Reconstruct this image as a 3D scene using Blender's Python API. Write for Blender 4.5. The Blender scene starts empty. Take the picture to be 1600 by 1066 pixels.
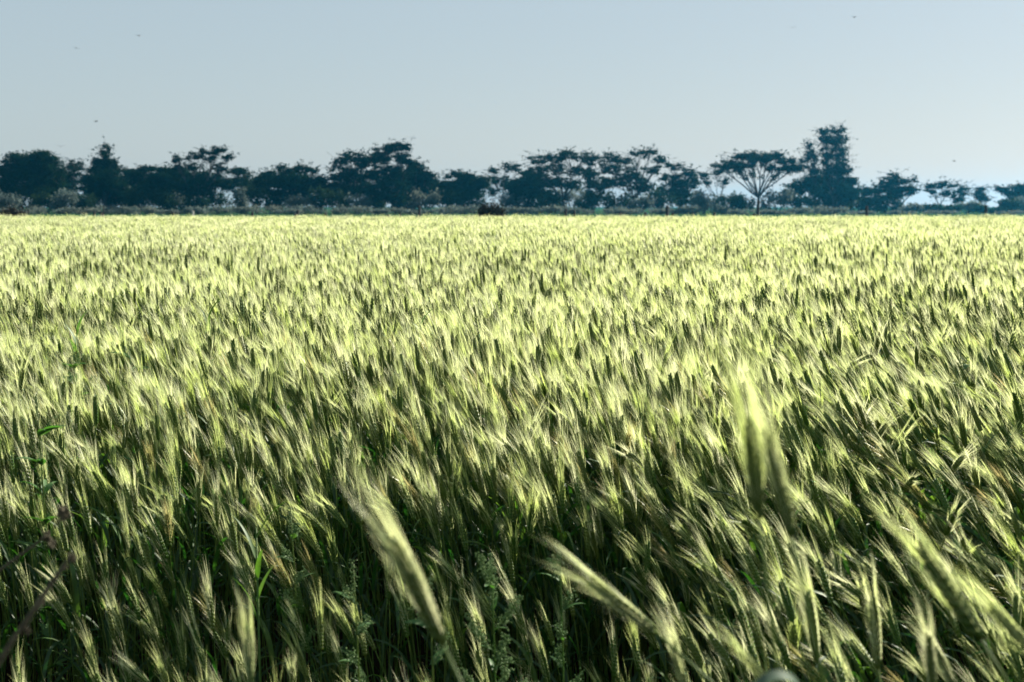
import bpy, math, random
import numpy as np
from mathutils import Vector, Matrix, Euler

S = bpy.context.scene
R = math.radians
# ---------------------------------------------------------------- camera
FPX = 2222.0                      # focal length in pixels of the 1600 px wide photograph (50 mm lens)
CAM_Z = 1.30
PITCH = math.atan(211.0 / FPX)
cam_d = bpy.data.cameras.new('camera'); cam = bpy.data.objects.new('camera', cam_d)
S.collection.objects.link(cam); S.camera = cam
cam_d.sensor_width = 36.0; cam_d.lens = 50.0
cam_d.clip_start = 0.05; cam_d.clip_end = 6000
cam.location = (0, 0, CAM_Z); cam.rotation_euler = (R(90) - PITCH, 0, 0)
cam_d.dof.use_dof = True; cam_d.dof.focus_distance = 5.2; cam_d.dof.aperture_fstop = 6.3
# ---------------------------------------------------------------- world, sun, exposure
SUN_EL, SUN_AZ = R(28), R(41)     # azimuth clockwise from +Y (the view direction)
W = bpy.data.worlds.new('World'); S.world = W; W.use_nodes = True
nt = W.node_tree; nt.nodes.clear()
sky = nt.nodes.new('ShaderNodeTexSky'); sky.sky_type = 'NISHITA'; sky.sun_disc = False
sky.sun_elevation = SUN_EL; sky.sun_rotation = SUN_AZ
sky.altitude = 0; sky.air_density = 1.0; sky.dust_density = 0.6; sky.ozone_density = 1.0
bg = nt.nodes.new('ShaderNodeBackground'); bg.inputs['Strength'].default_value = 0.05
wo = nt.nodes.new('ShaderNodeOutputWorld')
tint = nt.nodes.new('ShaderNodeMix'); tint.data_type = 'RGBA'; tint.blend_type = 'MULTIPLY'; tint.inputs['Factor'].default_value = 1
tint.inputs['B'].default_value = (.86, .72, .72, 1)
veil = nt.nodes.new('ShaderNodeMix'); veil.data_type = 'RGBA'; veil.inputs['Factor'].default_value = .74   # even high haze over the blue
veil.inputs['B'].default_value = (3.45, 4.4, 4.8, 1)
nt.links.new(sky.outputs[0], tint.inputs['A']); nt.links.new(tint.outputs['Result'], veil.inputs['A']); nt.links.new(veil.outputs['Result'], bg.inputs[0]); nt.links.new(bg.outputs[0], wo.inputs[0])
sd = bpy.data.lights.new('sun', 'SUN'); sd.energy = 5.0; sd.angle = R(0.6); sd.color = (1.0, 0.94, 0.83)
sun = bpy.data.objects.new('sun', sd); S.collection.objects.link(sun)
sun.location = (20, 30, 30)
_dir = Vector((math.sin(SUN_AZ) * math.cos(SUN_EL), math.cos(SUN_AZ) * math.cos(SUN_EL), math.sin(SUN_EL)))
sun.rotation_euler = _dir.to_track_quat('Z', 'Y').to_euler()
S.view_settings.view_transform = 'Standard'; S.view_settings.look = 'None'
S.view_settings.exposure = 1.42; S.view_settings.gamma = 1.0
S.cycles.use_denoising = True; S.cycles.denoising_prefilter = 'ACCURATE'
S.cycles.max_bounces = 6; S.cycles.diffuse_bounces = 3; S.cycles.glossy_bounces = 2
S.cycles.transmission_bounces = 4; S.cycles.volume_bounces = 1; S.cycles.transparent_max_bounces = 4

# ---------------------------------------------------------------- helpers
def at(px, py, D):
    """world point seen at photo pixel (px, py), D metres along the view axis"""
    x = (px - 800) / FPX * D; u = (533 - py) / FPX * D
    c, s = math.cos(PITCH), math.sin(PITCH)
    return Vector((x, D * c + u * s, CAM_Z - D * s + u * c))

def sstep(t):
    t = np.clip(t, 0, 1); return t * t * (3 - 2 * t)

def drop(X, Z):
    """how far the crop's surface dips towards the camera (the field edge is lower, most on the left)"""
    X = np.asarray(X, float); Z = np.asarray(Z, float)
    u = X / np.maximum(Z, 1.0) / .36
    a = 1.0 - .08 * sstep((u + .6) / .6) - .52 * sstep((u - .38) / .4)
    return a * np.interp(Z, [2.0, 2.6, 3.0, 3.3, 3.55, 3.9, 4.3, 5.5, 6.5], [.84, .72, .61, .50, .29, .19, .12, .03, 0])

def ground_z(X, Z):
    return -0.80 * drop(X, Z)

class MB:
    def __init__(s): s.v = []; s.f = []; s.m = []; s.n = 0
    def add(s, v, f, m=0):
        v = np.asarray(v, float).reshape(-1, 3)
        s.v.append(v); k = s.n
        for q in f: s.f.append(tuple(int(i) + k for i in q)); s.m.append(m)
        s.n += len(v)
    def join(s, o, mat=None):
        s.v += o.v; k = s.n
        s.f += [tuple(i + k for i in q) for q in o.f]
        s.m += o.m if mat is None else [mat] * len(o.m)
        s.n += o.n
    def mesh(s, name, mats, smooth=False):
        me = bpy.data.meshes.new(name)
        V = np.concatenate(s.v) if s.v else np.zeros((0, 3))
        me.vertices.add(len(V)); me.vertices.foreach_set('co', V.ravel())
        ls = np.fromiter((i for q in s.f for i in q), dtype=np.int32)
        tot = np.fromiter((len(q) for q in s.f), dtype=np.int32)
        me.loops.add(len(ls)); me.loops.foreach_set('vertex_index', ls)
        me.polygons.add(len(tot))
        me.polygons.foreach_set('loop_start', np.concatenate([[0], np.cumsum(tot)[:-1]]).astype(np.int32))
        for m in mats: me.materials.append(m)
        me.polygons.foreach_set('material_index', np.array(s.m, dtype=np.int32))
        me.polygons.foreach_set('use_smooth', np.full(len(tot), smooth))
        me.update(calc_edges=True); me.validate()
        return me

def frame(t):
    t = t / (np.linalg.norm(t) + 1e-9)
    a = np.array([0, 1, 0]) if abs(t[1]) < .9 else np.array([1, 0, 0])
    u = np.cross(t, a); u /= np.linalg.norm(u); w = np.cross(t, u)
    return t, u, w

def tube(mb, P, rad, n=5, m=0, cap=True):
    P = np.asarray(P, float); k = len(P); vs = []
    T = np.gradient(P, axis=0)
    for i in range(k):
        _, u, w = frame(T[i])
        a = np.arange(n) * 2 * math.pi / n
        vs.append(P[i] + rad[i] * (np.cos(a)[:, None] * u + np.sin(a)[:, None] * w))
    f = [(i * n + j, i * n + (j + 1) % n, (i + 1) * n + (j + 1) % n, (i + 1) * n + j) for i in range(k - 1) for j in range(n)]
    if cap: f += [tuple(range(n - 1, -1, -1)), tuple((k - 1) * n + j for j in range(n))]
    mb.add(np.concatenate(vs), f, m)

def ribbon(mb, P, wd, side, m=0, fold=0.0):
    """leaf blade along P, widths wd; folded along its midrib if fold > 0"""
    P = np.asarray(P, float); k = len(P); vs = []
    side = np.asarray(side, float); T = np.gradient(P, axis=0)
    for i in range(k):
        s = side - T[i] * (side @ T[i]) / (T[i] @ T[i] + 1e-12); s /= np.linalg.norm(s) + 1e-9
        nrm = np.cross(T[i], s); nrm /= np.linalg.norm(nrm) + 1e-9
        if fold: vs += [P[i] - s * wd[i] / 2 + nrm * fold * wd[i], P[i], P[i] + s * wd[i] / 2 + nrm * fold * wd[i]]
        else: vs += [P[i] - s * wd[i] / 2, P[i] + s * wd[i] / 2]
    if fold: f = [(3*i+a, 3*i+a+1, 3*i+a+4, 3*i+a+3) for i in range(k-1) for a in (0, 1)]
    else: f = [(2*i, 2*i+1, 2*i+3, 2*i+2) for i in range(k-1)]
    mb.add(vs, f, m)

def spindle(mb, p, d, L, r, m=0, rings=4, n=5):
    """a pointed grain shape from p along d"""
    t, u, w = frame(np.asarray(d, float))
    prof = {2: [(.35, 1.0)], 3: [(.25, .85), (.62, .9)], 4: [(.12, .6), (.38, 1.0), (.72, .7)]}[rings]
    vs = [p]; a = np.arange(n) * 2 * math.pi / n
    for s, q in prof: vs += list(p + t * L * s + r * q * (np.cos(a)[:, None] * u + np.sin(a)[:, None] * w))
    vs.append(p + t * L); e = len(vs) - 1; k = len(prof)
    f = [(0, 1 + (j + 1) % n, 1 + j) for j in range(n)]
    f += [(1 + i*n + j, 1 + i*n + (j+1) % n, 1 + (i+1)*n + (j+1) % n, 1 + (i+1)*n + j) for i in range(k-1) for j in range(n)]
    f += [(1 + (k-1)*n + j, 1 + (k-1)*n + (j+1) % n, e) for j in range(n)]
    mb.add(vs, f, m)

def tag(o, label=None, cat=None, group=None, kind=None):
    if label: o['label'] = label
    if cat: o['category'] = cat
    if group: o['group'] = group
    if kind: o['kind'] = kind
    return o
def link(name, data, parent=None):
    o = bpy.data.objects.new(name, data); S.collection.objects.link(o)
    if parent is not None: o.parent = parent
    return o

# ---------------------------------------------------------------- materials
def newmat(name):
    m = bpy.data.materials.new(name); m.use_nodes = True
    m.node_tree.nodes.clear(); return m, m.node_tree
def leafmat(name, c1, c2, trans, gloss=0.08, rough=0.4, tcol=None, scale=20.0, by_object=True):
    """thin plant tissue: diffuse + translucent + a little sheen, colour varying between plants and along them"""
    m, t = newmat(name); N = t.nodes.new; L = t.links.new
    out = N('ShaderNodeOutputMaterial'); tc = N('ShaderNodeTexCoord')
    no = N('ShaderNodeTexNoise'); no.inputs['Scale'].default_value = scale; L(tc.outputs['Object'], no.inputs['Vector'])
    oi = N('ShaderNodeObjectInfo')
    ad = N('ShaderNodeMath'); ad.operation = 'MULTIPLY_ADD'; L(oi.outputs['Random'], ad.inputs[0]); ad.inputs[1].default_value = .7 if by_object else 0
    s2 = N('ShaderNodeMath'); s2.operation = 'MULTIPLY_ADD'; L(no.outputs['Fac'], s2.inputs[0]); s2.inputs[1].default_value = 1.2; s2.inputs[2].default_value = -.45 if by_object else -.1
    L(s2.outputs[0], ad.inputs[2])
    mx = N('ShaderNodeMix'); mx.data_type = 'RGBA'; mx.inputs['A'].default_value = (*c1, 1); mx.inputs['B'].default_value = (*c2, 1)
    L(ad.outputs[0], mx.inputs['Factor'])
    df = N('ShaderNodeBsdfDiffuse'); tr = N('ShaderNodeBsdfTranslucent'); gl = N('ShaderNodeBsdfGlossy')
    L(mx.outputs['Result'], df.inputs['Color'])
    if tcol:
        mt = N('ShaderNodeMix'); mt.data_type = 'RGBA'; mt.blend_type = 'MULTIPLY'; mt.inputs['Factor'].default_value = 1
        L(mx.outputs['Result'], mt.inputs['A']); mt.inputs['B'].default_value = (*tcol, 1); L(mt.outputs['Result'], tr.inputs['Color'])
    else: L(mx.outputs['Result'], tr.inputs['Color'])
    gl.inputs['Roughness'].default_value = rough; gl.inputs['Color'].default_value = (.9, .9, .85, 1)
    a = N('ShaderNodeMixShader'); a.inputs[0].default_value = trans; L(df.outputs[0], a.inputs[1]); L(tr.outputs[0], a.inputs[2])
    b = N('ShaderNodeMixShader'); b.inputs[0].default_value = gloss; L(a.outputs[0], b.inputs[1]); L(gl.outputs[0], b.inputs[2])
    L(b.outputs[0], out.inputs['Surface']); return m
def solid(name, c1, c2, rough=.8, scale=8.0):
    m, t = newmat(name); N = t.nodes.new; L = t.links.new
    out = N('ShaderNodeOutputMaterial'); p = N('ShaderNodeBsdfPrincipled'); tc = N('ShaderNodeTexCoord')
    no = N('ShaderNodeTexNoise'); no.inputs['Scale'].default_value = scale; no.inputs['Detail'].default_value = 5
    L(tc.outputs['Object'], no.inputs['Vector'])
    r = N('ShaderNodeValToRGB'); r.color_ramp.elements[0].position = .35; r.color_ramp.elements[1].position = .65
    r.color_ramp.elements[0].color = (*c1, 1); r.color_ramp.elements[1].color = (*c2, 1)
    L(no.outputs['Fac'], r.inputs[0]); L(r.outputs[0], p.inputs['Base Color']); p.inputs['Roughness'].default_value = rough
    bp = N('ShaderNodeBump'); bp.inputs['Strength'].default_value = .5; L(no.outputs['Fac'], bp.inputs['Height']); L(bp.outputs[0], p.inputs['Normal'])
    L(p.outputs[0], out.inputs['Surface']); return m

M_AWN = leafmat('wheat_awn', (.60, .72, .17), (.87, .86, .55), .66, .06, .45)
M_AWN_DRY = leafmat('wheat_awn_dry', (.60, .58, .18), (.62, .50, .22), .5, .12, .35)
M_EAR = leafmat('wheat_ear', (.035, .10, .008), (.10, .13, .02), .12, .035, .40, scale=60)
M_STEM = leafmat('wheat_stem', (.05, .12, .02), (.11, .15, .03), .15, .02, .5)
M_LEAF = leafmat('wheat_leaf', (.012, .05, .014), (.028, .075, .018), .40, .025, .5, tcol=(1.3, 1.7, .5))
M_FRESH = leafmat('fresh_leaf', (.05, .13, .025), (.10, .17, .04), .5, .03, .5, tcol=(1.3, 1.4, .5))
M_WEED = leafmat('weed_leaf', (.05, .13, .035), (.10, .18, .06), .4, .03, .5, tcol=(1.2, 1.6, .5))
M_SEED = leafmat('weed_seed', (.09, .18, .05), (.17, .26, .09), .3, .02, .6, scale=90)
M_DRY = solid('dry_stalk', (.05, .042, .022), (.12, .10, .055), .95, 60)
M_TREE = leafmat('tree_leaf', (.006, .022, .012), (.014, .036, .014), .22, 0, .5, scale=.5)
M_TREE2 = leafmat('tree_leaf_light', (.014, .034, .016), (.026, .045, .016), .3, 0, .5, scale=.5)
M_SHRUB_MIST = leafmat('shrub_leaf_mist', (.09, .12, .11), (.12, .135, .11), .5, 0, .5, scale=.4)  # pale grey puts the low mist at the tree feet into the leaf colour
M_BARK = solid('tree_bark', (.012, .010, .009), (.03, .025, .02), .9, 2.0)
M_POST = solid('post_wood', (.012, .01, .01), (.035, .028, .024), .9, 10.0)
M_POSTP = solid('pale_post_wood', (.35, .33, .3), (.5, .48, .45), .9, 10.0)
M_BIRD = solid('bird_feather', (.02, .018, .016), (.05, .045, .04), .7, 20.0)
M_BUSH = leafmat('dead_bush_twig', (.012, .012, .010), (.02, .018, .014), .15, .02, .6, scale=2)

# ---------------------------------------------------------------- ground
def mat_ground():
    m, t = newmat('field_soil'); N = t.nodes.new; L = t.links.new
    out = N('ShaderNodeOutputMaterial'); p = N('ShaderNodeBsdfPrincipled'); g = N('ShaderNodeNewGeometry')
    n1 = N('ShaderNodeTexNoise'); n1.inputs['Scale'].default_value = 9; n1.inputs['Detail'].default_value = 8; L(g.outputs['Position'], n1.inputs['Vector'])
    r = N('ShaderNodeValToRGB'); r.color_ramp.elements[0].color = (.012, .009, .006, 1); r.color_ramp.elements[1].color = (.035, .027, .018, 1)
    L(n1.outputs['Fac'], r.inputs[0])
    n2 = N('ShaderNodeTexNoise'); n2.inputs['Scale'].default_value = .12; n2.inputs['Detail'].default_value = 6; L(g.outputs['Position'], n2.inputs['Vector'])
    r2 = N('ShaderNodeValToRGB'); r2.color_ramp.elements[0].position = .3; r2.color_ramp.elements[1].position = .7
    r2.color_ramp.elements[0].color = (.028, .08, .035, 1); r2.color_ramp.elements[1].color = (.03, .055, .02, 1); L(n2.outputs['Fac'], r2.inputs[0])
    sx = N('ShaderNodeSeparateXYZ'); L(g.outputs['Position'], sx.inputs[0])
    mr = N('ShaderNodeMapRange'); mr.inputs['From Min'].default_value = 57; mr.inputs['From Max'].default_value = 62; L(sx.outputs['Y'], mr.inputs['Value'])
    mx = N('ShaderNodeMix'); mx.data_type = 'RGBA'; L(mr.outputs[0], mx.inputs['Factor']); L(r.outputs[0], mx.inputs['A']); L(r2.outputs[0], mx.inputs['B'])
    L(mx.outputs['Result'], p.inputs['Base Color']); p.inputs['Roughness'].default_value = .95; p.inputs['Specular IOR Level'].default_value = 0
    b = N('ShaderNodeBump'); b.inputs['Distance'].default_value = .05; L(n1.outputs['Fac'], b.inputs['Height']); L(b.outputs[0], p.inputs['Normal'])
    L(p.outputs[0], out.inputs['Surface']); return m
xs = np.unique(np.concatenate([np.linspace(-1500, 1500, 13), np.linspace(-30, 30, 13), np.linspace(-5, 5, 51)]))
ys = np.unique(np.concatenate([np.linspace(-300, 1500, 10), np.linspace(-8, 60, 18), np.linspace(0, 8, 41)]))
GX, GY = np.meshgrid(xs, ys); GZ = ground_z(GX, np.maximum(GY, .01))
mb = MB(); nx = len(xs)
mb.add(np.stack([GX, GY, GZ], -1).reshape(-1, 3), [(j*nx+i, j*nx+i+1, (j+1)*nx+i+1, (j+1)*nx+i) for j in range(len(ys)-1) for i in range(nx-1)])
tag(link('ground', mb.mesh('ground', [mat_ground()], True)), kind='structure')

# ---------------------------------------------------------------- wheat
MATS = [M_STEM, M_LEAF, M_EAR, M_AWN, M_AWN_DRY, M_FRESH]
def awn(mb, p, d, L, w, segs, bend, rng, m):
    t, u, v = frame(d); a = rng.uniform(0, 6.28); sd = math.cos(a) * u + math.sin(a) * v
    pts = [p + d * L * s + bend * L * s * s for s in np.linspace(0, 1, segs + 1)]
    vs = []
    for i, q in enumerate(pts[:-1]):
        ww = w * (1 - .75 * i / segs); vs += [q - sd * ww / 2, q + sd * ww / 2]
    vs.append(pts[-1]); k = len(pts) - 1
    f = [(2*i, 2*i+1, 2*i+3, 2*i+2) for i in range(k-1)] + [(2*k-2, 2*k-1, 2*k)]
    mb.add(vs, f, m)

def stalk_path(rng, H, lean, n):
    """points of the stem from root to ear base: nearly upright, bending to -X near the top"""
    P = [np.zeros(3)]; y0 = rng.normal(0, .04); base = rng.normal(.03, .05); ds = H / n
    for i in range(n):
        s = (i + .5) / n; a = base + (lean * .6) * s ** 3
        P.append(P[-1] + ds * np.array([-math.sin(a), math.sin(y0) * s, math.cos(a)]))
    return np.array(P), base + lean * .6
def make_ear(rng, P0, a0, lean, EL, lod, dry=False, yb=0.0, big=1.0, sparse=False):
    """spike and awns; the ear goes on bending to -X"""
    ear, aw = MB(), MB()
    ns = {0: 20, 1: 13, 2: 5}[lod]
    pts = [np.array(P0, float)]; dirs = []
    for i in range(ns):
        a = a0 + lean * .4 * i / ns
        d = np.array([-math.sin(a), yb, math.cos(a)]); d /= np.linalg.norm(d)
        dirs.append(d); pts.append(pts[-1] + d * EL / ns)
    tw = rng.uniform(0, 3.14)
    na = 1 if sparse else {0: 3, 1: 3, 2: 2}[lod] + (big > 1); wv = big * {0: .0008, 1: .0011, 2: .0032}[lod]
    mat = 4 if dry else 3
    AL = rng.uniform(.062, .090)
    for i in range(ns):
        t, u, v = frame(dirs[i]); prof = (.78 if big > 1 else 1) * (.75 + .35 * math.sin(math.pi * min(1, (i + 1.5) / (ns + 1))))
        if i > ns * .8: prof *= .8
        if lod < 2:
            for k, da in enumerate((0, .9, -.9) if lod == 0 else (0, 1.3)):
                an = tw + (math.pi if i % 2 else 0) + da
                rd = math.cos(an) * u + math.sin(an) * v
                L = (.0135 if k == 0 else .011) * (1.0 if lod == 0 else 1.35); d = t + rd * (.34 if k == 0 else .24)
                spindle(ear, pts[i] + rd * .0028 * prof, d / np.linalg.norm(d), L, (.0035 if lod == 0 else .0046) * prof, 2, 4 if lod == 0 else 2, 5 if lod == 0 else 4)
        for k in range(na):
            an = tw + (math.pi if i % 2 else 0) + rng.normal(0, .7)
            rd = math.cos(an) * u + math.sin(an) * v
            sp = rng.uniform(.05, .19) * (1.1 - .4 * i / ns) * (.7 if big > 1 else 1)
            d = dirs[min(ns-1, i+1)] + rd * sp; d /= np.linalg.norm(d)
            p = pts[i] + rd * .005 + t * .009
            L = AL * rng.uniform(.75, 1.1) * (.75 + .35 * i / ns)
            awn(aw, p, d, L, wv, 2 if lod < 2 else 1, rd * .06 + np.array([-.10, 0, -.02]), rng, mat)
    if lod == 2:
        spindle(ear, pts[0], pts[-1] - pts[0], EL, .0070, 2, 3, 4)
    else: tube(ear, np.array(pts)[::2], [.0022] * len(pts[::2]), 4, 2)
    return ear, aw
def make_leaf(rng, p, az, L, w, up, fold, segs=7, m=1, droop=2.2):
    mb = MB(); a = up; P = [np.array(p, float)]; h = np.array([math.cos(az), math.sin(az), 0])
    for i in range(segs):
        P.append(P[-1] + L / segs * (h * math.cos(a) + np.array([0, 0, math.sin(a)])))
        a -= droop / segs * (.4 + 1.2 * i / segs)
    s = np.linspace(0, 1, segs + 1); wd = w * np.clip(np.minimum(.5 + 3 * s, (1 - s) ** .75 * 1.4), .02, 1)
    sd = np.array([-math.sin(az), math.cos(az), 0]) + np.array([0, 0, rng.normal(0, .35)])
    ribbon(mb, P, wd, sd, m, fold); return mb
def plant(rng, lod, lean=None, H=None, dry=False, fresh=False, sparse=False):
    if sparse: lean = abs(rng.normal(.25, .15))
    lean = lean if lean is not None else abs(rng.normal(.34, .26)); H = H or .74
    n = {0: 9, 1: 6, 2: 4}[lod]
    P, a0 = stalk_path(rng, H, lean, n)
    st = MB(); rr = np.linspace(.0020, .0013, len(P)) * {0: 1, 1: 1.15, 2: 1.7}[lod]
    if lod == 2: tube(st, P[1:], rr[1:], 3, 0, False)
    else: tube(st, P, rr, 5 if lod == 0 else 3, 0, False)
    EL = rng.uniform(.075, .10)
    ear, aw = make_ear(rng, P[-1], a0, lean, EL, lod, dry, sparse=sparse)
    lf = MB()
    nl = {0: 3, 1: 3, 2: 1}[lod]
    for k in range(nl):
        s = (.80, .60, .40)[k] if lod < 2 else .75
        s += rng.uniform(-.05, .05); j = s * (len(P) - 1); i = int(j); p = P[i] * (1 - j + i) + P[min(i+1, len(P)-1)] * (j - i)
        az = rng.uniform(0, 6.28) if k else rng.normal(math.pi, 1.1)
        fr = fresh and k == 0
        lf.join(make_leaf(rng, p, az, rng.uniform(.14, .24) * (1.0 if not fr else 1.15), rng.uniform(.008, .013) * (1.6 if lod == 2 else 1) * (1.5 if fr else 1), rng.uniform(.9, 1.35) if not fr else 1.4, .12 if lod == 0 else 0, {0: 8, 1: 5, 2: 3}[lod], 5 if fr else 1, rng.uniform(1.4, 3.0)))
    return dict(stem=st, ear=ear, awns=aw, leaf=lf)

rng = np.random.default_rng(7)
N0, N1, N2 = 19, 21, 8
sources = bpy.data.collections.new('wheat_sources')       # only feeds the crop's geometry nodes
variants0 = []
def one(parts):
    a = MB()
    for k in ('stem', 'leaf', 'ear', 'awns'): a.join(parts[k])
    return a
def src(i, mb):
    o = bpy.data.objects.new('crop_%03d' % i, mb.mesh('wheat_crop_plant', MATS)); sources.objects.link(o)
for i in range(N0):
    pl = plant(rng, 0, dry=(i in (9,)), fresh=(i in (1, 6)), H=(.74 if i % 5 else .66) + (.03 if i > 13 else 0), sparse=i > 13)
    d = {}
    for k, mi in (('stem', 0), ('ear', 2), ('awns', 4 if i in (9,) else 3), ('leaf', 5 if i in (1, 6) else 1)):
        q = MB(); q.join(pl[k], 0); d[k] = q.mesh('wheat_' + k, [MATS[mi]], k in ('ear', 'leaf', 'stem'))
    d['top'] = 0; variants0.append(d); src(i, one(pl))
for i in range(N1):
    src(N0 + i, one(plant(rng, 1, fresh=(i in (2, 7)), dry=(i == 99), H=(.74 if i % 5 else .67) + (.04 if i > 14 else 0), sparse=i > 14)))
for i in range(N2):
    a = MB()
    for k in range(7):
        b = one(plant(rng, 2, fresh=(k == 0 and i % 4 == 0), H=rng.normal(.745, .03) + .03 * (k in (1, 4)), sparse=(k in (1, 4))))
        ang = rng.normal(0, .5); c, s = math.cos(ang), math.sin(ang); off = np.array([rng.uniform(-.11, .11), rng.uniform(-.11, .11), 0])
        M = np.array([[c, -s, 0], [s, c, 0], [0, 0, 1]])
        b.v = [v @ M.T + off for v in b.v]; a.join(b)
    src(N0 + N1 + i, a)

# where the stalks stand
def waves(X, Y):
    return (np.sin(X * 1.3 + Y * .6 + 1.0) * np.sin(Y * 1.1 - X * .4) + .6 * np.sin(X * 3.1 - Y * 2.3) * np.sin(Y * 2.9 + X * 1.7) + .7 * np.sin(X * .31 + 2) * np.sin(Y * .23 + .5))
def scatter(z0, z1, dens, marg):
    wmax = .40 * z1 + marg; n = int(dens * (z1 - z0) * 2 * wmax)
    X = rng.uniform(-wmax, wmax, n); Y = rng.uniform(z0, z1, n)
    k = np.abs(X) < .40 * Y + marg; X, Y = X[k], Y[k]
    k = rng.random(len(X)) < .78 + .22 * waves(X, Y)
    return X[k], Y[k]
rows = []
for z0, z1, dens, lod, marg in ((1.7, 2.4, 140, 0, .6), (2.4, 3.5, 230, 0, .8), (3.5, 5.5, 480, 0, .8), (5.5, 9, 450, 1, 1.2), (9, 15, 260, 1, 1.5), (15, 26, 34, 2, 2.5), (26, 40, 22, 2, 3), (40, 58, 15, 2, 4)):
    X, Y = scatter(z0, z1, dens, marg)
    if z1 == 3.5:                                           # the trodden margin is thin on the left and in the middle
        k = rng.random(len(X)) < .66 + .34 * sstep((X / Y / .36 - .35) / .3); X, Y = X[k], Y[k]
    if z1 == 2.4:                                           # few stalks stand this near on the left
        k = rng.random(len(X)) < .25 + .75 * sstep((X / Y / .36 - .4) / .3); X, Y = X[k], Y[k]
    n = len(X); u = X / Y / .36
    sc = rng.normal(1, .035, n) + .030 * waves(X, Y)
    if lod < 2: sc *= np.where(rng.random(n) < .16, rng.uniform(.82, .95, n), 1)
    dr = drop(X, Y); sc *= 1 - .12 * dr / .83
    for gx, gy, gr, gd in ((-1.75, 5.7, .55, .13), (-.4, 5.8, .25, .10), (1.15, 4.7, .30, .14), (.55, 4.9, .25, .10), (-1.2, 4.6, .3, .10), (-2.2, 8.5, .8, .06), (2.6, 9.5, .9, .05), (.2, 7.6, .6, .05)):
        sc -= gd * np.exp(-((X - gx) ** 2 + (Y - gy) ** 2) / gr ** 2)
    yaw = rng.normal(0, .6, n) + np.where(rng.random(n) < .05, rng.uniform(-3, 3, n), 0)
    tilt = -rng.normal(.04, .09, n) + .05 * sstep(-u * 1.2) - .34 * sstep((u - .3) / .6) * sstep((9 - Y) / 4)
    base = {0: 0, 1: N0, 2: N0 + N1}[lod]; cnt = {0: N0, 1: N1, 2: N2}[lod]
    idx = base + rng.integers(0, cnt, n)
    if lod < 2:                                             # lusher, leafier stalks in the hollows
        gp = sum(np.exp(-((X - gx) ** 2 + (Y - gy) ** 2) / (gr * 1.1) ** 2) for gx, gy, gr in ((-1.75, 5.7, .55), (-.4, 5.8, .25), (1.15, 4.7, .3), (-2.2, 8.5, .8), (-1.2, 4.6, .3)))
        idx = np.where(rng.random(n) < gp * .5, base + np.array([1, 6])[rng.integers(0, 2, n)] + (1 if lod else 0) * np.array([1]), idx)
    if lod == 2: sc += rng.normal(0, .02, n) + np.where(rng.random(n) < .06, rng.uniform(0, .10, n), 0); Y = np.where(Y > 52, Y + rng.normal(0, 1.2, n), Y)
    rows.append(np.stack([X, Y, ground_z(X, Y), np.zeros(n), tilt, yaw, sc, idx], 1))
A = np.concatenate(rows)
# the 285 that show largest in the photograph become stalks of their own; the rest are one crop
inview = (A[:, 1] < 5.5) & (np.abs(A[:, 0]) < .36 * A[:, 1])
top = A[:, 2] + .86 * A[:, 6]; yy = CAM_Z - top
inview &= (yy / A[:, 1] < math.tan(PITCH + math.atan(533 / FPX)) * 1.0)
order = np.where(inview)[0]; order = order[np.argsort(A[order, 1])][:284]
mask = np.zeros(len(A), bool); mask[order] = True
near, rest = A[mask], A[~mask]
print('stalks', len(near), 'up to', near[:, 1].max(), 'crop', len(rest))

cm = bpy.data.meshes.new('wheat_crop'); cm.vertices.add(len(rest)); cm.vertices.foreach_set('co', rest[:, :3].ravel())
for nm, ty, key, arr in (('rot', 'FLOAT_VECTOR', 'vector', rest[:, 3:6]), ('scl', 'FLOAT', 'value', rest[:, 6]), ('pick', 'INT', 'value', rest[:, 7].astype(np.int32))):
    at_ = cm.attributes.new(nm, ty, 'POINT'); at_.data.foreach_set(key, np.ascontiguousarray(arr).ravel())
crop = tag(link('wheat_crop', cm), 'dense pale green awned wheat crop filling the field to its far edge', 'wheat', kind='stuff')
ng = bpy.data.node_groups.new('crop_nodes', 'GeometryNodeTree')
ng.interface.new_socket('Geometry', in_out='INPUT', socket_type='NodeSocketGeometry'); ng.interface.new_socket('Geometry', in_out='OUTPUT', socket_type='NodeSocketGeometry')
gi = ng.nodes.new('NodeGroupInput'); go = ng.nodes.new('NodeGroupOutput'); ip = ng.nodes.new('GeometryNodeInstanceOnPoints')
ci = ng.nodes.new('GeometryNodeCollectionInfo'); ci.inputs['Collection'].default_value = sources
ci.inputs['Separate Children'].default_value = True; ci.inputs['Reset Children'].default_value = True
def named(nm, ty):
    n = ng.nodes.new('GeometryNodeInputNamedAttribute'); n.data_type = ty; n.inputs['Name'].default_value = nm
    return [o for o in n.outputs if o.enabled and o.name == 'Attribute'][0]
e2r = ng.nodes.new('FunctionNodeEulerToRotation')
ng.links.new(gi.outputs[0], ip.inputs['Points']); ng.links.new(ci.outputs[0], ip.inputs['Instance'])
ip.inputs['Pick Instance'].default_value = True
ng.links.new(named('pick', 'INT'), ip.inputs['Instance Index']); ng.links.new(named('rot', 'FLOAT_VECTOR'), e2r.inputs[0])
ng.links.new(e2r.outputs[0], ip.inputs['Rotation']); ng.links.new(named('scl', 'FLOAT'), ip.inputs['Scale'])
ng.links.new(ip.outputs[0], go.inputs[0])
crop.modifiers.new('crop', 'NODES').node_group = ng

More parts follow.
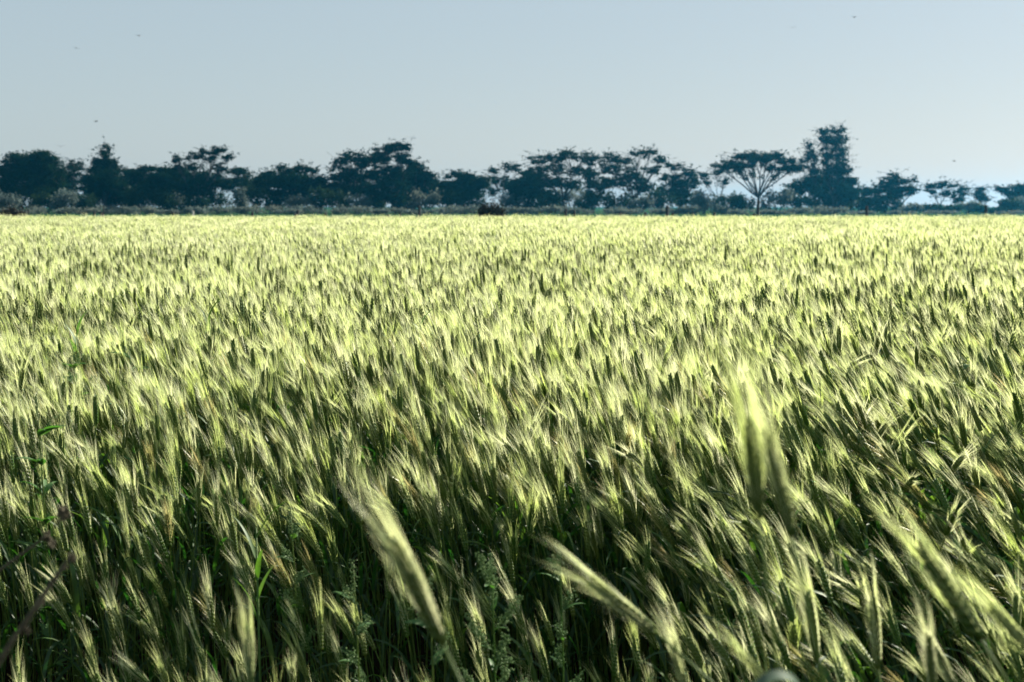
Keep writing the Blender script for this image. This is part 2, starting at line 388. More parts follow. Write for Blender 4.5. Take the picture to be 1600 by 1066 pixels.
WL = 'green awned wheat stalk in the crowd nearest the camera, lower foreground'
WG = 'wheat stalks nearest the camera'
for r in near:
    d = variants0[int(r[7])]
    e = link('wheat_stalk', None); e.location = r[:3]; e.rotation_euler = r[3:6]; e.scale = (r[6],) * 3
    e.empty_display_size = .05; tag(e, WL, 'wheat stalk', WG)
    link('stem', d['stem'], e); link('leaves', d['leaf'], e)
    er = link('ear', d['ear'], e); link('awns', d['awns'], er)

# tall stalks close to the lens, each with its own ear
def hero(label, base, tip, D0, D1=None, seed=0, EL=None, awl=1.0, foot=None, stemcurve=.0, dry=False, leaf=None):
    """ear from photo pixel base to tip at distance D0 (base) and D1 (tip); the stem runs down to the ground"""
    D1 = D1 or D0; g = np.random.default_rng(seed + 100)
    b = np.array(at(*base, D0)); t = np.array(at(*tip, D1)); ax = t - b; EL = np.linalg.norm(ax)
    k = EL / .09
    ear, aw = make_ear(g, (0, 0, 0), 0.0, .12, .09, 0, dry, big=1.02)
    q = Vector((-.06, 0, 1)).rotation_difference(Vector(ax)).to_matrix()
    Mq = np.array(q)
    f = b + np.array([.10, .02, 0]) if foot is None else np.array(at(*foot, D0 * 1.02))
    gz = float(ground_z(f[0], max(f[1], .5))); root = np.array([f[0] + (f[0] - b[0]) * .8, f[1] + .03, gz - .0])
    e = link('wheat_stalk', None); e.location = root; e.empty_display_size = .05; tag(e, label, 'wheat stalk')
    ss = np.linspace(0, 1, 15)[:, None]; axn = ax / EL
    P1 = b - axn * np.linalg.norm(b - root) * .38; P2 = root + np.array([0, 0, np.linalg.norm(b - root) * .4])
    path = (1-ss)**3 * root + 3*(1-ss)**2*ss * P2 + 3*(1-ss)*ss**2 * P1 + ss**3 * b
    st = MB(); tube(st, path - root, np.linspace(.0024, .0016, 15) * k, 6, 0)
    link('stem', st.mesh('wheat_stem', [M_STEM], True), e)
    for mbx in (ear, aw): mbx.v = [v * k @ Mq.T + (b - root) for v in mbx.v]; mbx.m = [0] * len(mbx.m)
    er = link('ear', ear.mesh('wheat_ear', [M_EAR], True), e)
    link('awns', aw.mesh('wheat_awns', [M_AWN_DRY if dry else M_AWN]), er)
    lf = MB(); p = path[7] - root
    lf.join(make_leaf(g, p, g.uniform(2.4, 4), .22, .012, 1.2, .12, 10, 0, 2.4)); link('leaves', lf.mesh('wheat_leaf', [M_LEAF], True), e)
    return e
hero('big blurred wheat ear leaning up-left, low in the foreground left of the leafy seed weed', (692, 1008), (612, 850), 1.30, seed=1)
hero('large wheat ear stretched far over to the left, bottom centre of the field', (1026, 990), (925, 913), 1.62, seed=2)
hero('soft wheat ear at the bottom edge, just right of the ear stretched left', (1078, 1110), (1050, 1010), 1.7, seed=3)
hero('left one of two tall blurred dark ears rising side by side', (1186, 812), (1166, 660), 1.28, seed=4, foot=(1200, 1066))
hero('right one of two tall blurred dark ears rising side by side', (1236, 838), (1196, 680), 1.25, seed=5, foot=(1262, 1066))
hero('long bright wheat ear sweeping up-left from the right edge of the foreground', (1532, 1000), (1436, 862), 1.50, seed=6)
hero('wheat ear bent low at the lower right edge behind the long sweeping ear', (1640, 1050), (1545, 950), 1.55, seed=7)
hero('slim yellow-green wheat ear standing straight up at lower left, alone in the dark', (391, 1075), (385, 985), 1.75, seed=8)
hero('pale wheat ear spraying left at the bottom edge, just left of the curled grey leaf', (1215, 1085), (1160, 1025), 1.6, seed=9)
hero('upright wheat ear with a dark spike at the bottom right, awns fanned', (1458, 1090), (1448, 995), 1.65, seed=10)
hero('upright wheat ear with wide open awns, right of the dark gap at the bottom', (1372, 1045), (1360, 940), 2.1, seed=11)
hero('narrow wheat ear with glinting grains standing below the pair of blurred ears', (1278, 1035), (1258, 930), 2.1, seed=12)
hero('wheat ear leaning left near the bottom edge, close to the large right-hand ears', (1500, 1085), (1455, 1010), 1.9, seed=13)

# ---------------------------------------------------------------- trees
def leaves(mb, c, rad, n, g, size, m=0):
    """n leaf-sized triangles in an ellipsoid"""
    C = c + g.normal(size=(n, 3)) * .56 * rad
    a = g.normal(size=(n, 3)); a /= np.linalg.norm(a, axis=1)[:, None]
    b = np.cross(a, g.normal(size=(n, 3))); b /= np.linalg.norm(b, axis=1)[:, None] + 1e-9
    s = size * g.uniform(.6, 1.3, n)[:, None]
    V = np.stack([C + a * s, C + b * s * .55, C - a * s * .8, C - b * s * .5], 1).reshape(-1, 3)
    k = mb.n; mb.v.append(V); mb.n += 4 * n
    mb.f += [(k+4*i, k+4*i+1, k+4*i+2, k+4*i+3) for i in range(n)]; mb.m += [m] * n

def limb(mb, a, b, r0, r1, g, sag=.12, n=6):
    a, b = np.asarray(a, float), np.asarray(b, float); L = np.linalg.norm(b - a)
    mid = (a + b) / 2 + g.normal(0, sag * L * .35, 3) + np.array([0, 0, -sag * L * .3]) * 0
    s = np.linspace(0, 1, n)[:, None]
    P = (1-s)**2 * a + 2*(1-s)*s * mid + s**2 * b
    P[1:-1] += g.normal(0, .012 * L, (n-2, 3))
    tube(mb, P, np.linspace(r0, r1, n), 5, 0, False); return P

def tree(name, label, cat, Z, foot_x, lobes, seed, foot_y=None, dens=1.0, trunk=.24, size=.21, mat=M_TREE, fork=.35, multi=1, group=None, flat=.6):
    dens *= .66; g = np.random.default_rng(seed)
    s = Z / FPX; base = np.array(at(foot_x, 322, Z)); base[2] = 0.0
    e = link(name, None); e.location = base; tag(e, label, cat, group); e.empty_display_size = 1
    tr, cr = MB(), MB(); pts = []
    for (lx, ly, rx, ry) in lobes:
        c = np.array(at(lx, ly, Z)); c[1] += g.normal(0, .35) * rx * s * 2
        pts.append((c - base, rx * s, ry * s))
    lowest = min(c[2] - rz for c, _, rz in pts)
    fz = max(.25, lowest * fork); stems = []
    for k in range(multi):
        o = np.array([g.normal(0, .25), g.normal(0, .3), -.1]) if multi > 1 else np.array([0, 0, -.1])
        f = np.array([o[0] * 2 + g.normal(0, .2), o[1] * 2, fz * g.uniform(.8, 1.3)])
        limb(tr, o, f, trunk, trunk * .8, g, .05); stems.append(f)
    for (c, rx, rz) in pts:
        f = stems[int(np.argmin([abs(q[0] - c[0]) for q in stems]))]
        low = c - np.array([0, 0, rz * .55])
        P = limb(tr, f, low, trunk * .55, trunk * .22, g, .22)
        for j in (3, 4, 5):
            if g.random() < .75 * dens: leaves(cr, P[j] + g.normal(0, .25, 3), np.array([.7, .7, .45]) * g.uniform(.7, 1.5), int(90 * dens), g, size)
        nb = int(max(8, min(38, 6 + rx * rz * 7.5)))
        for k in range(nb):
            d = g.normal(size=3); d /= np.linalg.norm(d); d *= g.random() ** .35
            q = c + d * np.array([rx * 1.22, rx * 1.1, rz * 1.15])
            j = g.integers(3, len(P)); limb(tr, P[j], q, trunk * .16, .02, g, .25, 4)
            cs = np.array([1.25, 1.0, flat * .72]) * g.choice([.14, .22, .32, .5]) * min(rx, rz * 1.5 + .2)
            leaves(cr, q, cs, int((60 + 150 * cs[0] * cs[0]) * dens), g, size)
            for _ in range(2):                                  # fine twigs reaching out of the clump
                o = g.normal(size=3) * np.array([1.1, 1, .45]) + np.array([0, 0, .45]); tube(tr, [q, q + o * .6 + np.array([0, 0, .1]), q + o * 1.1], [.035, .025, .012], 3, 0, False)
                leaves(cr, q + o * .8, np.array([.34, .3, .16]), int(10 * dens), g, size * .8)
            for _ in range(2): leaves(cr, q + g.normal(0, .38, 3) * np.array([1, 1, .7]), np.array([.30, .30, .17]), int(9 * dens), g, size * .8)
            leaves(cr, q, cs * 1.9, int(15 * dens), g, size * .8)
    link('trunk', tr.mesh('trunk', [M_BARK], True), e)
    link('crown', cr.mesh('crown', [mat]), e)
    return e

TREES = [
 # name, label, category, Z, foot, lobes, options
 ('broad_tree', 'broad dark rounded tree at the far left end of the tree line', 'tree', 250, 42, [(42,258,32,18),(68,256,20,16),(15,272,15,18),(45,285,38,18),(82,272,14,18),(10,300,20,18),(70,300,30,18)], dict(dens=1.25, multi=2)),
 ('gappy_tree', 'thin tree with holes in its crown beside the broad left-end tree', 'tree', 262, 112, [(107,258,18,7),(98,275,12,8),(122,268,12,8),(112,292,22,12),(140,280,16,16)], dict(dens=.55)),
 ('spire_tree', 'narrow pointed tree rising like a finger on the left', 'tree', 248, 165, [(163,234,5,7),(166,250,12,10),(160,262,12,12),(174,262,10,12),(166,280,22,14),(150,292,22,16),(180,298,20,15)], dict(dens=1.2, flat=1.0)),
 ('round_tree', 'low dense tree right of the narrow pointed tree', 'tree', 255, 212, [(208,272,18,9),(228,266,12,8),(200,288,18,15),(222,290,20,18),(215,305,26,12)], dict(dens=1.15)),
 ('domed_tree', 'smooth domed dark tree left of the tall airy tree', 'tree', 246, 262, [(262,276,30,13),(245,290,22,16),(282,288,24,16),(262,303,38,14)], dict(dens=1.4)),
 ('airy_tree', 'tall airy tree with open tufts above the left part of the tree line', 'tree', 240, 313, [(278,250,7,6),(276,262,9,5),(300,246,11,6),(318,238,9,5),(340,234,10,6),(356,247,9,5),(330,250,9,5),(300,260,9,5),(344,262,8,6),(318,280,22,10),(300,292,22,14),(335,285,18,10)], dict(dens=.65, trunk=.22)),
 ('small_tree', 'small tree right of the tall airy tree, bright gaps under its crown', 'tree', 255, 372, [(370,270,13,7),(382,282,14,9),(360,290,14,10),(392,292,14,11)], dict(dens=.95)),
 ('windswept_tree', 'wide dark tree with a wispy windswept top in the left third', 'tree', 243, 458, [(430,274,20,7),(452,264,20,5),(478,266,16,5),(420,290,24,13),(458,285,30,14),(485,290,20,14),(498,282,8,12),(455,306,38,11)], dict(dens=1.25, multi=2)),
 ('leaning_tree', 'open crowned tree forming the left half of the tall double clump', 'tree', 246, 556, [(548,246,15,8),(530,258,12,7),(566,254,14,9),(585,250,14,8),(530,276,16,12),(556,272,16,10),(550,295,28,14),(520,300,16,10)], dict(dens=.7)),
 ('hooked_tree', 'tallest tree of the double clump, its top swept to the right', 'tree', 240, 618, [(600,236,14,6),(618,230,14,5),(632,230,8,5),(595,250,12,7),(628,246,12,6),(640,256,10,6),(608,266,14,8),(590,275,16,12),(625,278,16,10),(605,298,28,14)], dict(dens=1.05)),
 ('bushy_tree', 'bushy tree sloping down on the right of the double clump', 'tree', 248, 655, [(652,262,13,8),(668,274,12,8),(645,278,18,12),(660,290,22,14),(640,304,24,10)], dict(dens=1.2)),
 ('mound_tree', 'low mound shaped tree left of the brown bush in the middle', 'tree', 246, 722, [(722,277,20,8),(705,288,18,11),(742,288,18,11),(722,300,38,12),(690,305,18,9)], dict(dens=1.35, multi=2)),
 ('wispy_tree', 'thin wispy tree standing over the brown bush in the middle', 'tree', 258, 782, [(772,268,8,5),(791,262,5,9),(805,262,8,6),(775,282,10,7),(790,285,8,8),(768,298,9,6)], dict(dens=.6, trunk=.14)),
 ('tall_tree', 'large tree with an arched open crown right of centre', 'tree', 243, 882, [(840,252,13,6),(862,247,16,7),(888,243,16,6),(912,246,18,7),(926,252,10,6),(842,268,14,8),(870,264,14,7),(898,268,16,7),(860,284,16,8),(888,288,16,8)], dict(dens=.6, fork=.5)),
 ('dense_tree', 'dark dense low tree tucked under the left edge of the arched tree', 'tree', 250, 825, [(826,276,14,10),(815,292,18,14),(838,298,22,14),(808,304,14,10)], dict(dens=1.3)),
 ('spreading_tree', 'spreading tree with a raised right shoulder right of the arched tree', 'tree', 245, 992, [(952,247,16,6),(975,250,14,6),(998,242,14,5),(1016,238,11,5),(1028,250,9,6),(950,264,16,7),(980,270,18,8),(1018,266,12,6),(960,284,16,9),(1000,288,18,10)], dict(dens=.6, fork=.5)),
 ('twin_stem_tree', 'slim many stemmed tree between the arched and the spreading tree', 'tree', 255, 925, [(930,272,14,8),(920,290,16,9),(940,290,14,9),(928,306,18,8)], dict(dens=.55, multi=3, trunk=.12)),
 ('sloping_tree', 'tree sloping down on the right of the spreading tree', 'tree', 250, 1062, [(1052,261,13,5),(1072,270,12,6),(1086,278,8,5),(1050,282,18,9),(1075,290,18,9),(1055,300,24,10)], dict(dens=.75)),
 ('half_bare_tree', 'half bare tree with curved branches left of the umbrella tree', 'tree', 262, 1122, [(1100,274,10,5),(1118,270,9,4),(1135,268,9,4),(1106,286,8,4),(1130,284,9,4)], dict(dens=.5, trunk=.14)),
 ('umbrella_tree', 'umbrella shaped tree with open fanned branches behind the tallest post', 'tree', 238, 1183, [(1125,260,13,5),(1142,256,12,5),(1158,247,12,5),(1176,244,12,6),(1196,246,12,6),(1212,243,10,5),(1226,254,12,6),(1241,262,9,5),(1170,259,10,4),(1205,262,10,4),(1185,252,14,6),(1150,262,10,5),(1222,264,9,4)], dict(dens=.9, trunk=.26, fork=.45)),
 ('narrow_tree', 'slim pointed tree close on the left of the tall eucalyptus', 'tree', 247, 1272, [(1264,228,4,6),(1267,238,7,7),(1260,250,8,7),(1272,252,6,8),(1258,265,9,7),(1272,272,10,8),(1266,288,16,9)], dict(dens=.6, flat=1.0, trunk=.16)),
 ('eucalyptus', 'tallest tree of the row, a high oblong eucalyptus on the right', 'tree', 243, 1303, [(1290,206,10,8),(1309,202,9,7),(1286,220,10,8),(1302,220,12,9),(1317,218,8,9),(1289,236,11,9),(1309,238,13,9),(1320,252,9,9),(1296,254,12,9),(1309,268,14,9),(1323,268,8,9),(1291,271,10,9)], dict(dens=.45, flat=1.1, trunk=.28)),
 ('shady_tree', 'dark low tree at the foot of the tall eucalyptus', 'tree', 250, 1296, [(1280,284,18,9),(1305,286,20,9),(1328,286,12,7),(1290,300,34,10),(1330,302,16,9),(1240,296,14,9)], dict(dens=1.2, multi=2)),
 ('layered_tree', 'rounded tree with layered branches right of the eucalyptus', 'tree', 246, 1402, [(1397,278,13,5),(1417,283,10,4),(1384,288,14,7),(1408,296,16,7),(1428,298,10,6),(1390,304,24,8)], dict(dens=.85)),
 ('low_tree', 'low even tree between the eucalyptus and the layered tree', 'tree', 256, 1358, [(1350,300,14,6),(1368,298,12,6),(1358,311,22,7)], dict(dens=.95, trunk=.14)),
 ('flat_tree', 'small flat topped tree against the bright gap at right', 'tree', 260, 1467, [(1458,291,8,3),(1470,289,10,4),(1484,292,8,3),(1454,300,7,3),(1476,302,8,3)], dict(dens=.8, trunk=.12)),
 ('slanting_tree', 'small tree slanting right over the bright gap at right', 'tree', 262, 1498, [(1500,302,10,4),(1510,295,7,3),(1490,312,10,4)], dict(dens=.7, trunk=.12)),
 ('tuft_tree', 'tiny tufted tree behind the far right fence post', 'tree', 258, 1534, [(1534,297,6,4),(1530,305,8,4),(1540,312,8,4)], dict(dens=.9, trunk=.10)),
 ('edge_tree', 'dark tree cut off by the right edge of the picture', 'tree', 250, 1596, [(1568,297,8,4),(1588,299,12,6),(1605,296,12,7),(1598,310,16,8),(1625,300,16,10)], dict(dens=1.1)),
]
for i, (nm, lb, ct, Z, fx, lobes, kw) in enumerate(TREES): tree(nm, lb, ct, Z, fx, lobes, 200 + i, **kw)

# undergrowth at the feet of the trees
SH = [(12,318,18,12),(42,316,20,12),(72,320,18,9),(100,318,14,10),(128,320,14,9),(158,316,20,11),(190,314,18,12),(218,316,18,11),(248,318,20,10),(280,316,18,10),(310,318,14,9),(340,312,16,12),(378,316,12,12),(402,314,12,14),(430,320,12,8),(470,318,18,10),(500,314,14,10),(525,318,14,10),(560,320,16,9),(588,318,12,10),(630,320,14,8),(662,318,18,10),(700,318,18,10),(738,318,18,9),(800,320,14,8),(828,316,18,10),(858,318,14,9),(890,318,18,10),(925,320,18,9),(960,318,18,10),(998,320,18,9),(1035,316,18,10),(1070,314,18,11),(1100,312,18,12),(1135,316,18,10),(1160,318,14,9),(1215,310,18,10),(1250,316,18,10),(1285,318,18,10),(1318,316,18,10),(1350,320,18,9),(1385,320,18,9),(1420,326,14,6),(1450,325,16,6),(1482,327,14,5),(1512,324,14,7),(1545,327,16,5),(1575,322,14,8),(1600,320,16,9)]
for i, (x, y, rx, ry) in enumerate(SH):
    g = np.random.default_rng(900 + i); Z = g.uniform(232, 252); s = Z / FPX
    base = np.array(at(x, 322, Z)); base[2] = 0; e = link('shrub', None); e.location = base
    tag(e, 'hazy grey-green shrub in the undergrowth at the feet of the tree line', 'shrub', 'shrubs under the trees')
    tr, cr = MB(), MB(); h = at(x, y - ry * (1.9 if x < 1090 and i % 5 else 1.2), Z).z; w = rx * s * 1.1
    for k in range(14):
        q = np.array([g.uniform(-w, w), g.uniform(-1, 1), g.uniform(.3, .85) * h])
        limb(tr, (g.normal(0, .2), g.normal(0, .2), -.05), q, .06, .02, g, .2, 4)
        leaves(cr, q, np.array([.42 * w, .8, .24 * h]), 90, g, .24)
    link('trunk', tr.mesh('stems', [M_BARK]), e); link('crown', cr.mesh('shrub_crown', [M_TREE2 if i % 3 else M_SHRUB_MIST]), e)  # every third crown takes the leaf colour with mist painted in

for i in range(46):                                         # added row of brush, coloured pale to stand in for the ground mist
    g = np.random.default_rng(1500 + i); Z = g.uniform(214, 228); s = Z / FPX; x = -20 + i * 36 + g.normal(0, 9)
    if 100 < x < 112 or 540 < x < 552 or (x > 1330 and i % 2): continue
    base = np.array(at(x, 322, Z)); base[2] = 0; e = link('mist_brush', None); e.location = base
    tag(e, 'low added brush in front of the tree line, coloured pale for the ground mist', 'shrub', 'added mist brush before the trees')
    tr, cr = MB(), MB(); h = g.uniform(.7, 1.4) * (.6 if x > 1330 else 1); w = g.uniform(1.6, 2.6)
    for k in range(10):
        q = np.array([g.uniform(-w, w), g.uniform(-.8, .8), g.uniform(.3, .8) * h])
        limb(tr, (g.normal(0, .2), g.normal(0, .2), -.05), q, .05, .015, g, .2, 4)
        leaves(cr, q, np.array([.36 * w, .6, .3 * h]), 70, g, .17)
    link('trunk', tr.mesh('stems', [M_BARK]), e); link('crown', cr.mesh('brush_crown', [M_SHRUB_MIST]), e)

# ---------------------------------------------------------------- fence posts
POSTS = [(147,331,1,'short dark post at far left, the left one of three close together'),(158,333,1,'stubby dark post, middle one of three close together at far left'),(163,322,.5,'thin leaning pole right of the two short posts at far left'),
 (272,332,1,'short dark post under the domed tree'),(301,330,2,'pale whitish post left of the airy tree trunk'),(395,332,1,'short dark post under the small tree'),(461,335,1.2,'very low stub beside the post under the windswept tree'),(465,329,1,'dark post under the windswept tree'),
 (509,333,1,'short post in the gap between the windswept tree and the double clump'),(606,336,1,'low stub under the middle of the double clump'),(626,333,.7,'thin short post under the hooked tree'),(654,322,1,'tall dark post under the right side of the double clump'),
 (883,327,1,'dark post under the arched tree, the taller one of a pair'),(899,330,1,'dark post under the arched tree, the shorter one of a pair'),(970,333,1,'short post under the left of the spreading tree'),(1008,332,1,'short post under the right of the spreading tree'),
 (1042,322,1.2,'tall dark post with a shorter one close to its right'),(1051,333,.8,'small stub close right of a tall post'),(1084,334,1,'short post under the sloping tree'),(1116,333,1.1,'short thick post left of the tallest post'),
 (1178,334,1,'short stub at the foot of the tallest post'),(1183,314,1,'tallest dark post, in front of the umbrella tree trunk'),(1355,323,1,'lone dark post right of the tall eucalyptus'),(1422,333,.6,'thin short post under the layered tree'),(1540,321,1,'dark post nearest the right end under the tiny tufted tree')]
for i, (x, y, w, lb) in enumerate(POSTS):
    g = np.random.default_rng(i); Z = 92 + g.uniform(-3, 3); b = at(x, 322, Z); h = at(x, y, Z).z
    pale = w == 2; w = 1 if pale else w; m = MB(); r = .10 * w
    lean = g.normal(0, .03, 2) * (3 if w == .5 else 1)
    P = [np.array([lean[0] * t * h, lean[1] * t * h, t * (h + .4) - .4]) + g.normal(0, .004, 3) for t in np.linspace(0, 1, 7)]
    tube(m, P, np.linspace(r * 1.1, r * .85, 7) * g.uniform(.92, 1.08, 7), 8)
    q = P[-1]; a = np.arange(8) * math.pi / 4                                   # weathered slanting top
    tube(m, [q, q + np.array([.01, 0, .03])], [r * .8, r * .35], 8)
    o = link('fence_post', m.mesh('fence_post', [M_POSTP if pale else M_POST])); o.location = (b.x, b.y, 0)
    tag(o, lb, 'fence post', 'posts along the far edge of the field')

# dark bushes on the far edge of the field
def bush(label, x0, x1, ytop, Z, seed, rag=1.0):
    g = np.random.default_rng(seed); b = at((x0 + x1) / 2, 322, Z); s = Z / FPX; w = (x1 - x0) / 2 * s; h = at(0, ytop, Z).z
    e = link('dead_bush', None); e.location = (b.x, b.y, 0); tag(e, label, 'bush'); tw, fo = MB(), MB()
    for k in range(46):
        x = g.uniform(-w, w) ; hh = h * (1 - .45 * rag * (abs(x) / w) ** 2) * g.uniform(.72, 1.0)
        P = limb(tw, (x * .4, g.normal(0, .1), -.05), (x, g.normal(0, .35), hh), .022, .008, g, .2, 5)
        leaves(fo, P[-1] - np.array([0, 0, .18]), np.array([.2, .25, .25]), 34, g, .055)
        leaves(fo, P[3] - np.array([0, 0, .1]), np.array([.22, .3, .3]), 30, g, .06)
    link('branches', tw.mesh('branches', [M_BUSH]), e); link('foliage', fo.mesh('foliage', [M_BUSH]), e)
bush('ragged dark brown bush at the left end of the field edge', -10, 46, 322, 72, 1)
bush('small round dark brown bush in the middle of the far field edge', 749, 787, 314, 72, 2, .5)

# ---------------------------------------------------------------- weeds among the wheat
def weed(label, px, py, D, h, seed, spread=.10, nb=9, leafy=1.0, seeds=1.0, lean=0.0):
    """goosefoot-like weed whose top shows at (px, py): ribbed stem, side shoots with beads of seed, lance leaves"""
    big = py < 660
    if big: D = .47 * FPX / (py - 322)
    g = np.random.default_rng(seed); t = np.array(at(px, py, D)); root = t.copy(); root[2] = t[2] - h; root[0] -= lean
    gz = float(ground_z(root[0], root[1])); h = t[2] - gz; root[2] = gz
    e = link('leafy_weed', None); e.location = root; tag(e, label, 'weed'); st, lf, sd = MB(), MB(), MB(); e.empty_display_size = .05
    s = np.linspace(0, 1, 9)[:, None]; P = s * (t - root) + np.sin(s * 3) * np.array([.015, .01, 0]); tube(st, P, np.linspace(.0035, .0012, 9), 6)
    for k in range(nb):
        q = .38 + .60 * k / nb; i = q * 8; j = int(i); p = P[j] + (P[min(j+1, 8)] - P[j]) * (i - j)
        az = k * 2.4 + g.normal(0, .3); L = spread * (1.25 - q * .75) * g.uniform(.8, 1.2)
        d = np.array([math.cos(az), math.sin(az), 1.0]); d /= np.linalg.norm(d)
        B = [p + d * L * v + np.array([0, 0, .25 * L * v * v]) for v in np.linspace(0, 1, 5)]; tube(sd, B, np.linspace(.0014, .0006, 5), 4)
        for v in np.linspace(.3, 1, int(9 * seeds)):
            c = p + d * L * v + np.array([0, 0, .25 * L * v * v])
            for _ in range(int(7 * seeds)):
                spindle(sd, c + g.normal(0, .0055, 3), g.normal(size=3), .0055, .0022, 0, 2, 5)
        for _ in range(int(round(1.4 * leafy)) + big):
            lf.join(make_leaf(g, p, az + g.normal(0, .5), g.uniform(.035, .065) * (1.35 if big else 1), g.uniform(.010, .018) * (1.15 if big else 1), .6, .1, 5, 0, 1.2))
    c0 = P[-1]
    for v in np.linspace(0, .06, int(12 * seeds)):
        for _ in range(6): spindle(sd, c0 - np.array([0, 0, v]) + g.normal(0, .004, 3), g.normal(size=3), .0045, .0017, 0, 2, 5)
    link('stem', st.mesh('weed_stem', [M_STEM], True), e); link('leaves', lf.mesh('weed_leaves', [M_WEED], True), e); link('seed_heads', sd.mesh('weed_seed_heads', [M_SEED]), e)
weed('bushy weed thick with beaded green seeds in the bottom centre', 765, 868, 2.75, .6, 1, .12, 16, 1, 1.5)
weed('seeded weed close on the right of the bushy seeded weed', 872, 850, 3.0, .6, 2, .07, 10, .6, 1.2)
weed('slender seeded weed in the dark just left of the big blurred ear', 550, 880, 2.9, .6, 3, .07, 10, 1.5, 1.0)
weed('seeded weed standing right of the big blurred ear', 668, 905, 2.6, .5, 4, .08, 10, 1, 1.1)
weed('tall seeded weed in the lower left, under the bright wheat', 452, 792, 3.3, .6, 5, .06, 11, 1, 1.2)
weed('branching weed sticking out of the crop at mid left', 112, 545, 4.9, .7, 6, .12, 11, 2.5, .8)
weed('second branching weed at mid left, right of the first', 200, 530, 4.9, .7, 7, .10, 10, 2.5, .8)
weed('leafy weed low at the left edge of the crop', 55, 620, 4.2, .7, 8, .10, 9, 3, .5)
weed('green seeded weed among the ears near the right edge', 1500, 545, 4.6, .7, 9, .08, 9, 2, .8)
weed('dark leafy weed in the gap at the lower right', 1250, 800, 3.3, .6, 10, .08, 8, 3, .3)

def broad(label, px, py, D, n, seed, L=.10, w=.022):
    if py < 660: D = .445 * FPX / (py - 322); w *= 1.2; n += 1     # just above the tops of the crop there
    """young reed-like shoot with broad blades"""
    g = np.random.default_rng(seed); t = np.array(at(px, py, D)); gz = float(ground_z(t[0], t[1])); root = np.array([t[0], t[1], gz])
    e = link('broad_leaf_shoot', None); e.location = root; tag(e, label, 'plant'); st, lf = MB(), MB(); e.empty_display_size = .05
    h = t[2] - gz; tube(st, [(0, 0, 0), (.005, 0, h * .5), (0, 0, h)], [.004, .0035, .002], 6)
    for k in range(n):
        lf.join(make_leaf(g, np.array([0, 0, h * (.97 - .05 * k)]), k * 2.4 + g.normal(0, .4), L * g.uniform(.7, 1.2), w, g.uniform(1.1, 1.45), .15, 8, 0, .9))
    link('stem', st.mesh('shoot_stem', [M_STEM], True), e); link('leaves', lf.mesh('shoot_leaves', [M_FRESH if seed % 2 else M_WEED], True), e)
broad('dark green star of broad leaves poking out of the crop left of the middle', 657, 500, 6.0, 7, 12, .085, .018)
broad('bright green leaves in the crop at mid left', 120, 515, 5.6, 5, 13, .10, .016)
broad('broad bright leaves in the crop left of the middle, above the weeds', 325, 490, 6.2, 4, 19, .11, .014)
broad('green blades catching light in the shade at lower left', 400, 825, 3.3, 5, 23, .12, .013)

# curled leaf close to the lens
g = np.random.default_rng(5); c = np.array(at(1213, 1057, 1.25)); e = MB()
s = np.linspace(-1.5, 1.5, 13)
P = [c + np.array([.024 * math.sin(a), .01 * a, .024 * (math.cos(a) - 1)]) for a in s]
P = [P[0] + np.array([.012, -.01, -.25])] + [P[0] + np.array([.004, -.003, -.10])] + P + [P[-1] + np.array([.004, 0, -.05])]
gz = float(ground_z(c[0], c[1])); root = np.array([P[0][0], P[0][1], gz]); P = [root] + P
ribbon(e, np.array(P) - root, [.006, .010] + [.014] * (len(P) - 4) + [.008, .002], (0, 1, .3), 0, .12)
o = link('grass_blade', e.mesh('grass_blade', [leafmat('grey_leaf', (.05, .09, .06), (.08, .12, .08), .2, .02, .6)], True)); o.location = root
tag(o, 'blurred grey-green leaf curled over at the bottom edge, close to the lens', 'leaf')

# dry weeds at the lower left
def dry(label, pts, D, rad, seed, heads):
    g = np.random.default_rng(seed); P = np.array([at(x, y, d) for (x, y), d in zip(pts, D)])
    root = P[0].copy(); gz = float(ground_z(root[0], root[1])); root[2] = gz; P = np.concatenate([[root], P]) - root
    e = link('dry_weed_stalk', None); e.location = root; tag(e, label, 'dry weed'); st, hd = MB(), MB(); e.empty_display_size = .05
    Q = []; 
    for i in range(len(P) - 1):
        for k in range(5): Q.append(P[i] + (P[i+1] - P[i]) * k / 5)
    Q.append(P[-1]); Q = np.array(Q); Q[1:-1] += g.normal(0, rad * .25, (len(Q) - 2, 3))
    rr = np.linspace(rad * 1.2, rad * .7, len(Q)) * g.uniform(.85, 1.2, len(Q)); rr[7::5] *= 1.6
    tube(st, Q, rr, 7)
    for (x, y, d, r) in heads:
        c = np.array(at(x, y, d)) - root
        for _ in range(46):
            dd = g.normal(size=3); dd /= np.linalg.norm(dd); spindle(hd, c + dd * r * .3 * g.random(), dd, r * g.uniform(.5, 1.1), r * .22, 0, 3, 5)
        j = int(np.argmin(np.linalg.norm(Q - c, axis=1))); tube(st, [Q[j], (Q[j] + c) / 2 + g.normal(0, .002, 3), c], [rad * .5] * 3, 5)
    link('stem', st.mesh('dry_stem', [M_DRY], True), e); link('seed_heads', hd.mesh('dry_seed_heads', [M_DRY]), e)
dry('thick blurred brown stalk crossing the bottom left corner', [(-60, 1110), (40, 975), (90, 900), (112, 868)], [1.5, 1.5, 1.5, 1.5], .0028, 3, [(112, 872, 1.5, .006), (40, 985, 1.5, .005)])
dry('thin brown dead stem with dried flower heads above the thick blurred stalk', [(-60, 930), (0, 890), (40, 862), (72, 838)], [1.9, 1.9, 1.9, 1.9], .0020, 4, [(100, 802, 1.9, .011), (74, 838, 1.9, .008), (80, 850, 1.9, .007)])

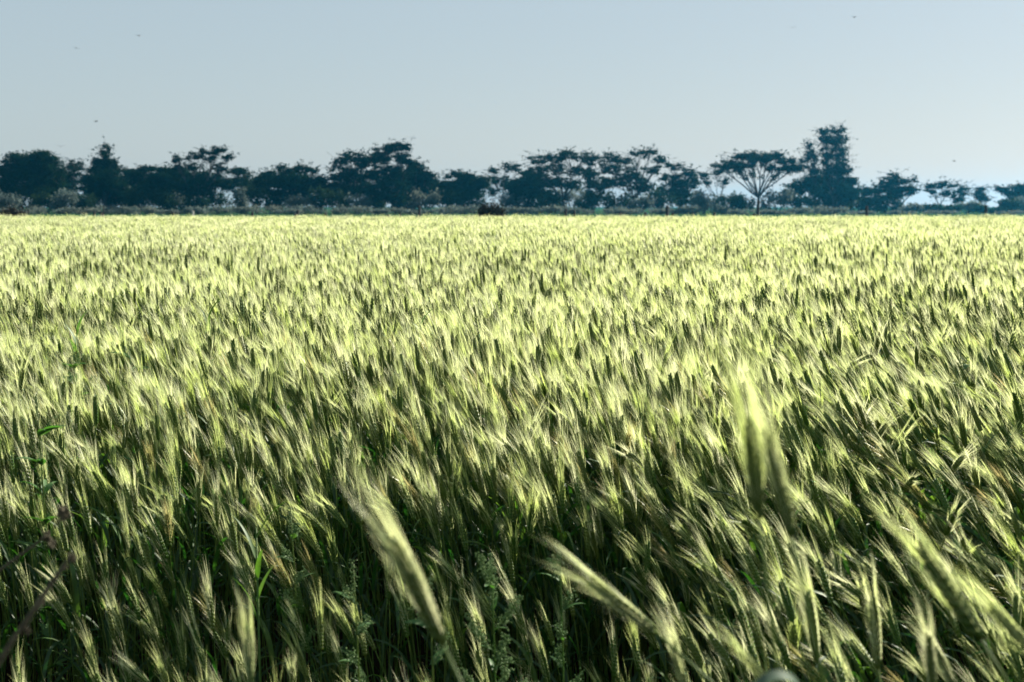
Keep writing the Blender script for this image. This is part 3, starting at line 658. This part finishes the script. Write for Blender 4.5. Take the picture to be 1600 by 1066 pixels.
# ---------------------------------------------------------------- birds
def bird(label, x, y, D, yaw, flap, seed):
    m = MB(); n = 8
    prof = [(-.09, .004), (-.06, .014), (-.02, .024), (.03, .026), (.065, .018), (.085, .017), (.10, .010), (.118, .002)]
    tube(m, [(a, 0, .004 * math.sin(a * 20)) for a, _ in prof], [b for _, b in prof], n)
    for sgn in (-1, 1):                                     # bent, pointed wings with some thickness
        vs = []
        for (u, cx, ch, z) in [(.015, .01, .075, .012), (.09, .02, .062, .012 + flap * .5), (.17, -.005, .036, .012 + flap * .75), (.235, -.05, .006, .012 + flap * .6)]:
            vs += [(cx + ch / 2, sgn * u, z), (cx - ch / 2, sgn * u, z - .004), (cx, sgn * u, z + .006)]
        f = []
        for i in range(3):
            a = 3 * i; b = a + 3
            f += [(a, a+1, b+1, b), (a+1, a+2, b+2, b+1), (a+2, a, b, b+2)]
        f += [(0, 2, 1), (9, 10, 11)]; m.add(vs, f)
    m.add([(-.075, -.008, .002), (-.075, .008, .002), (-.145, .03, 0), (-.12, 0, .003), (-.145, -.03, 0), (-.075, 0, -.004)], [(0, 1, 3), (1, 2, 3), (0, 3, 4), (5, 3, 1), (5, 0, 3)])
    o = link('bird', m.mesh('bird', [M_BIRD], True)); o.location = at(x, y, D); o.rotation_euler = (R(8 * (seed % 3 - 1)), R(-5), yaw); o.scale = (1.5,) * 3
    tag(o, label, 'bird', 'birds over the field')
bird('tiny dark bird high at left, higher of the two near the top left', 217, 56, 120, 1.2, .06, 1)
bird('tiny dark bird near the top left, lower and further left of the two', 119, 75, 130, 2.3, -.03, 2)
bird('tiny dark bird midway down the sky at left, above the narrow pointed tree', 150, 190, 125, .6, .05, 3)
bird('tiny bird just above the gappy tree at left', 95, 229, 130, 2.0, .08, 4)
bird('tiny dark bird at the top right, the higher one above the eucalyptus', 1335, 27, 125, .3, .05, 5)
bird('faint bird at the top, left of the higher right-hand bird', 1239, 43, 150, 1.5, .02, 6)
bird('tiny bird low in the sky at right, above the small tree that slants right', 1491, 252, 130, 2.6, .06, 7)

# ---------------------------------------------------------------- haze
hz, t = newmat('haze_air'); o_ = t.nodes.new('ShaderNodeOutputMaterial'); v_ = t.nodes.new('ShaderNodeVolumePrincipled')
v_.inputs['Color'].default_value = (.06, .55, 1, 1); v_.inputs['Density'].default_value = .0002; v_.inputs['Anisotropy'].default_value = .8
t.links.new(v_.outputs[0], o_.inputs['Volume'])
b = MB(); x0, x1, y0, y1, z0, z1 = -1600, 1600, -400, 1600, -1.7, 19
b.add([(x, y, z) for z in (z0, z1) for y in (y0, y1) for x in (x0, x1)], [(0, 2, 3, 1), (4, 5, 7, 6), (0, 1, 5, 4), (2, 6, 7, 3), (0, 4, 6, 2), (1, 3, 7, 5)])
tag(link('haze', b.mesh('haze', [hz])), 'thin bluish haze over the field and the trees', 'haze', kind='stuff')
